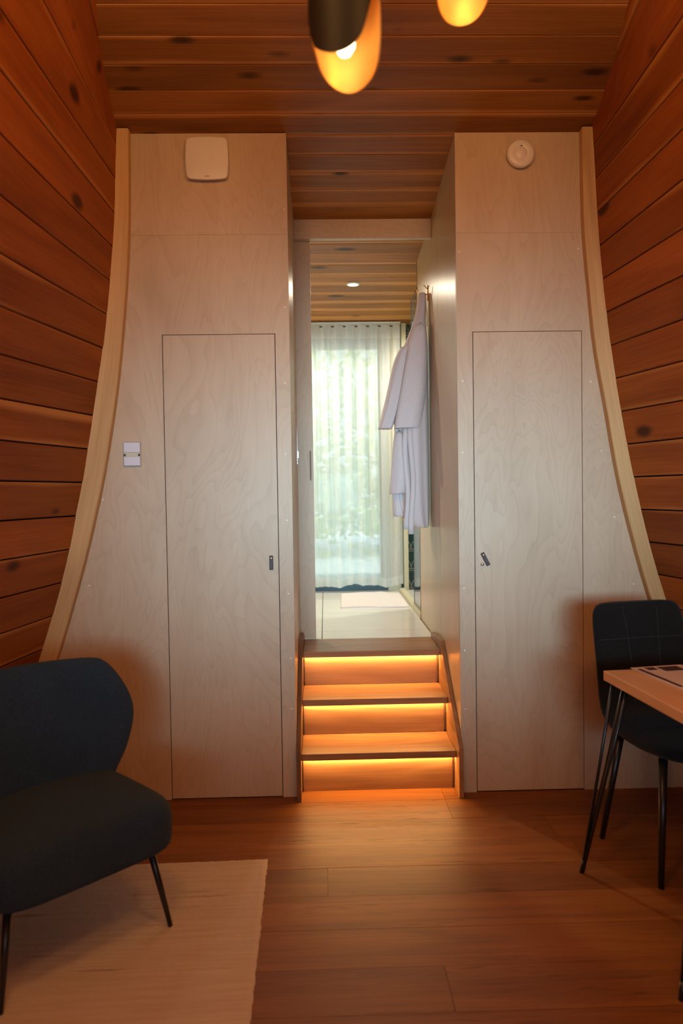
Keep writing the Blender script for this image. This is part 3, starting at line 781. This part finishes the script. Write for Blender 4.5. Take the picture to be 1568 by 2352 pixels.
# ------------------------------------------------------------------ dining chair
DC = empty('dining_chair', (1.109, -.630, 0), math.radians(10)); tag(DC, 'black upholstered dining chair with stitched seams behind the table corner', 'chair')
path = [(.262, .962, .150, .016), (.262, .955, .178, .022), (.258, .935, .200, .026), (.250, .90, .209, .028), (.236, .84, .212, .028), (.222, .76, .212, .028), (.210, .68, .212, .030), (.200, .60, .212, .032),
        (.185, .545, .212, .035), (.155, .508, .212, .038), (.10, .487, .212, .038), (.03, .478, .214, .036), (-.06, .476, .216, .035), (-.14, .480, .212, .034), (-.20, .482, .196, .032), (-.235, .478, .165, .028), (-.25, .472, .12, .018)]
rows = []; n = 28; prevs = None
PP = [Vector((0, y, z)) for y, z, _, _ in path]
for i, (y, z, hw, th) in enumerate(path):
    d = (PP[min(i+1, len(PP)-1)]-PP[max(i-1, 0)]).normalized(); nrm = Vector((0, -d.z, d.y))
    ring = []
    for k in range(n):
        a = 2*PI*k/n; c, s = math.cos(a), math.sin(a)
        x = hw*math.copysign(abs(c)**.55, c); t = th*math.copysign(abs(s)**.8, s)
        bend = .16*x*x*(1 if z > .5 else .55)
        p = PP[i]+Vector((x, 0, 0))+nrm*t+Vector((0, -bend if z > .52 else 0, bend if z <= .52 else 0))
        ring.append(tuple(p))
    rows.append(ring)
m = MB(); m.grid(rows, True, True); m.build('seat_shell', 'chair_fabric', DC, subsurf=1)
def shell_front(x, s):
    """point on the padded front of the shell at path position s"""
    i = min(int(s), len(path)-2); f = s-i
    y = path[i][0]*(1-f)+path[i+1][0]*f; z = path[i][1]*(1-f)+path[i+1][1]*f; th = path[i][3]*(1-f)+path[i+1][3]*f; hw = path[i][2]*(1-f)+path[i+1][2]*f
    d = (PP[i+1]-PP[i]).normalized(); nrm = Vector((0, -d.z, d.y))
    if nrm.y > 0 and z > .52: nrm = -nrm
    if nrm.z < 0 and z <= .52: nrm = -nrm
    bend = .16*x*x*(1 if z > .5 else .55)
    q = (1-min(1, abs(x/hw))**(1/.55*2))
    return Vector((x, y-(bend if z > .52 else 0), z+(bend if z <= .52 else 0)))+nrm*(th*max(q, 0)**.4+.0008)
for x in (-.072, .072):
    m = MB(); m.tube([shell_front(x+.006*math.sin(s*.8)*(1 if x > 0 else -1), s) for s in [1.6+.25*i for i in range(26)]], .0016, 5); m.build('seam', 'seam', DC)
m = MB(); m.tube([shell_front(-.205+.41*i/24, 4.35) for i in range(25)], .0018, 5); m.build('seam', 'seam', DC)
m = MB(); m.tube([shell_front(-.20+.40*i/24, 11.6) for i in range(25)], .0016, 5); m.build('seam', 'seam', DC)
m = MB(); m.box((-.12, -.14, .432), (.12, .11, .444)); m.build('under_frame', 'black_metal', DC, bevel=.004)
for sx in (-1, 1):
    for sy in (-1, 1):
        m = MB(); m.tube([(sx*.150, sy*.135, .447), (sx*.20, sy*.192, .0)], [.0165, .0105], 16); m.build('leg', 'black_metal', DC)

# ------------------------------------------------------------------ table with hairpin legs
TB = empty('dining_table', (.772, -.770, 0), math.radians(4.5)); tag(TB, 'pale wooden table top on black hairpin legs beside the right wall', 'table')
MT['table_wood'] = timber('table_wood', (.54, .27, .12), (.68, .37, .18), (.5, .3, .1), rough=.3, spread=.05, sapw=0, knots=False, bump=.05)
TWI, TLE, TZ = .60, .595, .77
m = MB(); m.box((0, -TLE, TZ-.036), (TWI, 0, TZ), 1); m.build('table_top', 'table_wood', TB, bevel=.003)
def hairpin(cx_, cy_, sx, sy, ox=.068):
    foot = Vector((cx_-sx*ox, cy_-sy*.042, .0))
    m = MB(); zt = TZ-.042
    for (dx, dy) in ((.022, .028), (.060, .040), (.050, .085)):
        a = Vector((cx_+sx*dx, cy_+sy*dy, zt)); e = foot+Vector((sx*dx*.06, sy*dy*.06, .008))
        m.tube([a, a.lerp(e, .5), e], .0062, 10)
    m.tube([foot+Vector((0, 0, .0)), foot+Vector((sx*.008, sy*.005, .05))], [.009, .0085], 10)
    m.build('hairpin_leg', 'black_metal', TB)
    p = MB(); lo = (min(cx_+sx*.02, cx_+sx*.13), min(cy_+sy*.02, cy_+sy*.15), zt); hi = (max(cx_+sx*.02, cx_+sx*.13), max(cy_+sy*.02, cy_+sy*.15), zt+.0055)
    p.box(lo, hi); p.build('mount_plate', 'black_metal', TB)
hairpin(0, 0, 1, -1); hairpin(0, -TLE, 1, 1, .084); hairpin(TWI, 0, -1, -1); hairpin(TWI, -TLE, -1, 1)
lf = tag(empty('leaflet', (.905, -.815, TZ), math.radians(9)), 'printed sheet with dark blocks lying on the wooden table', 'leaflet')
m = MB(); m.box((-.012, -.225, .0004), (.198, .072, .0018)); m.build('sheet', 'paper', lf)
for lo, hi in (((.000, -.20, .00182), (.016, .045, .0022)), ((.035, .022, .00182), (.072, .058, .0022)), ((.085, -.004, .00182), (.165, .056, .0022))):
    m = MB(); m.box(lo, hi); m.build('printed_block', 'print', lf)
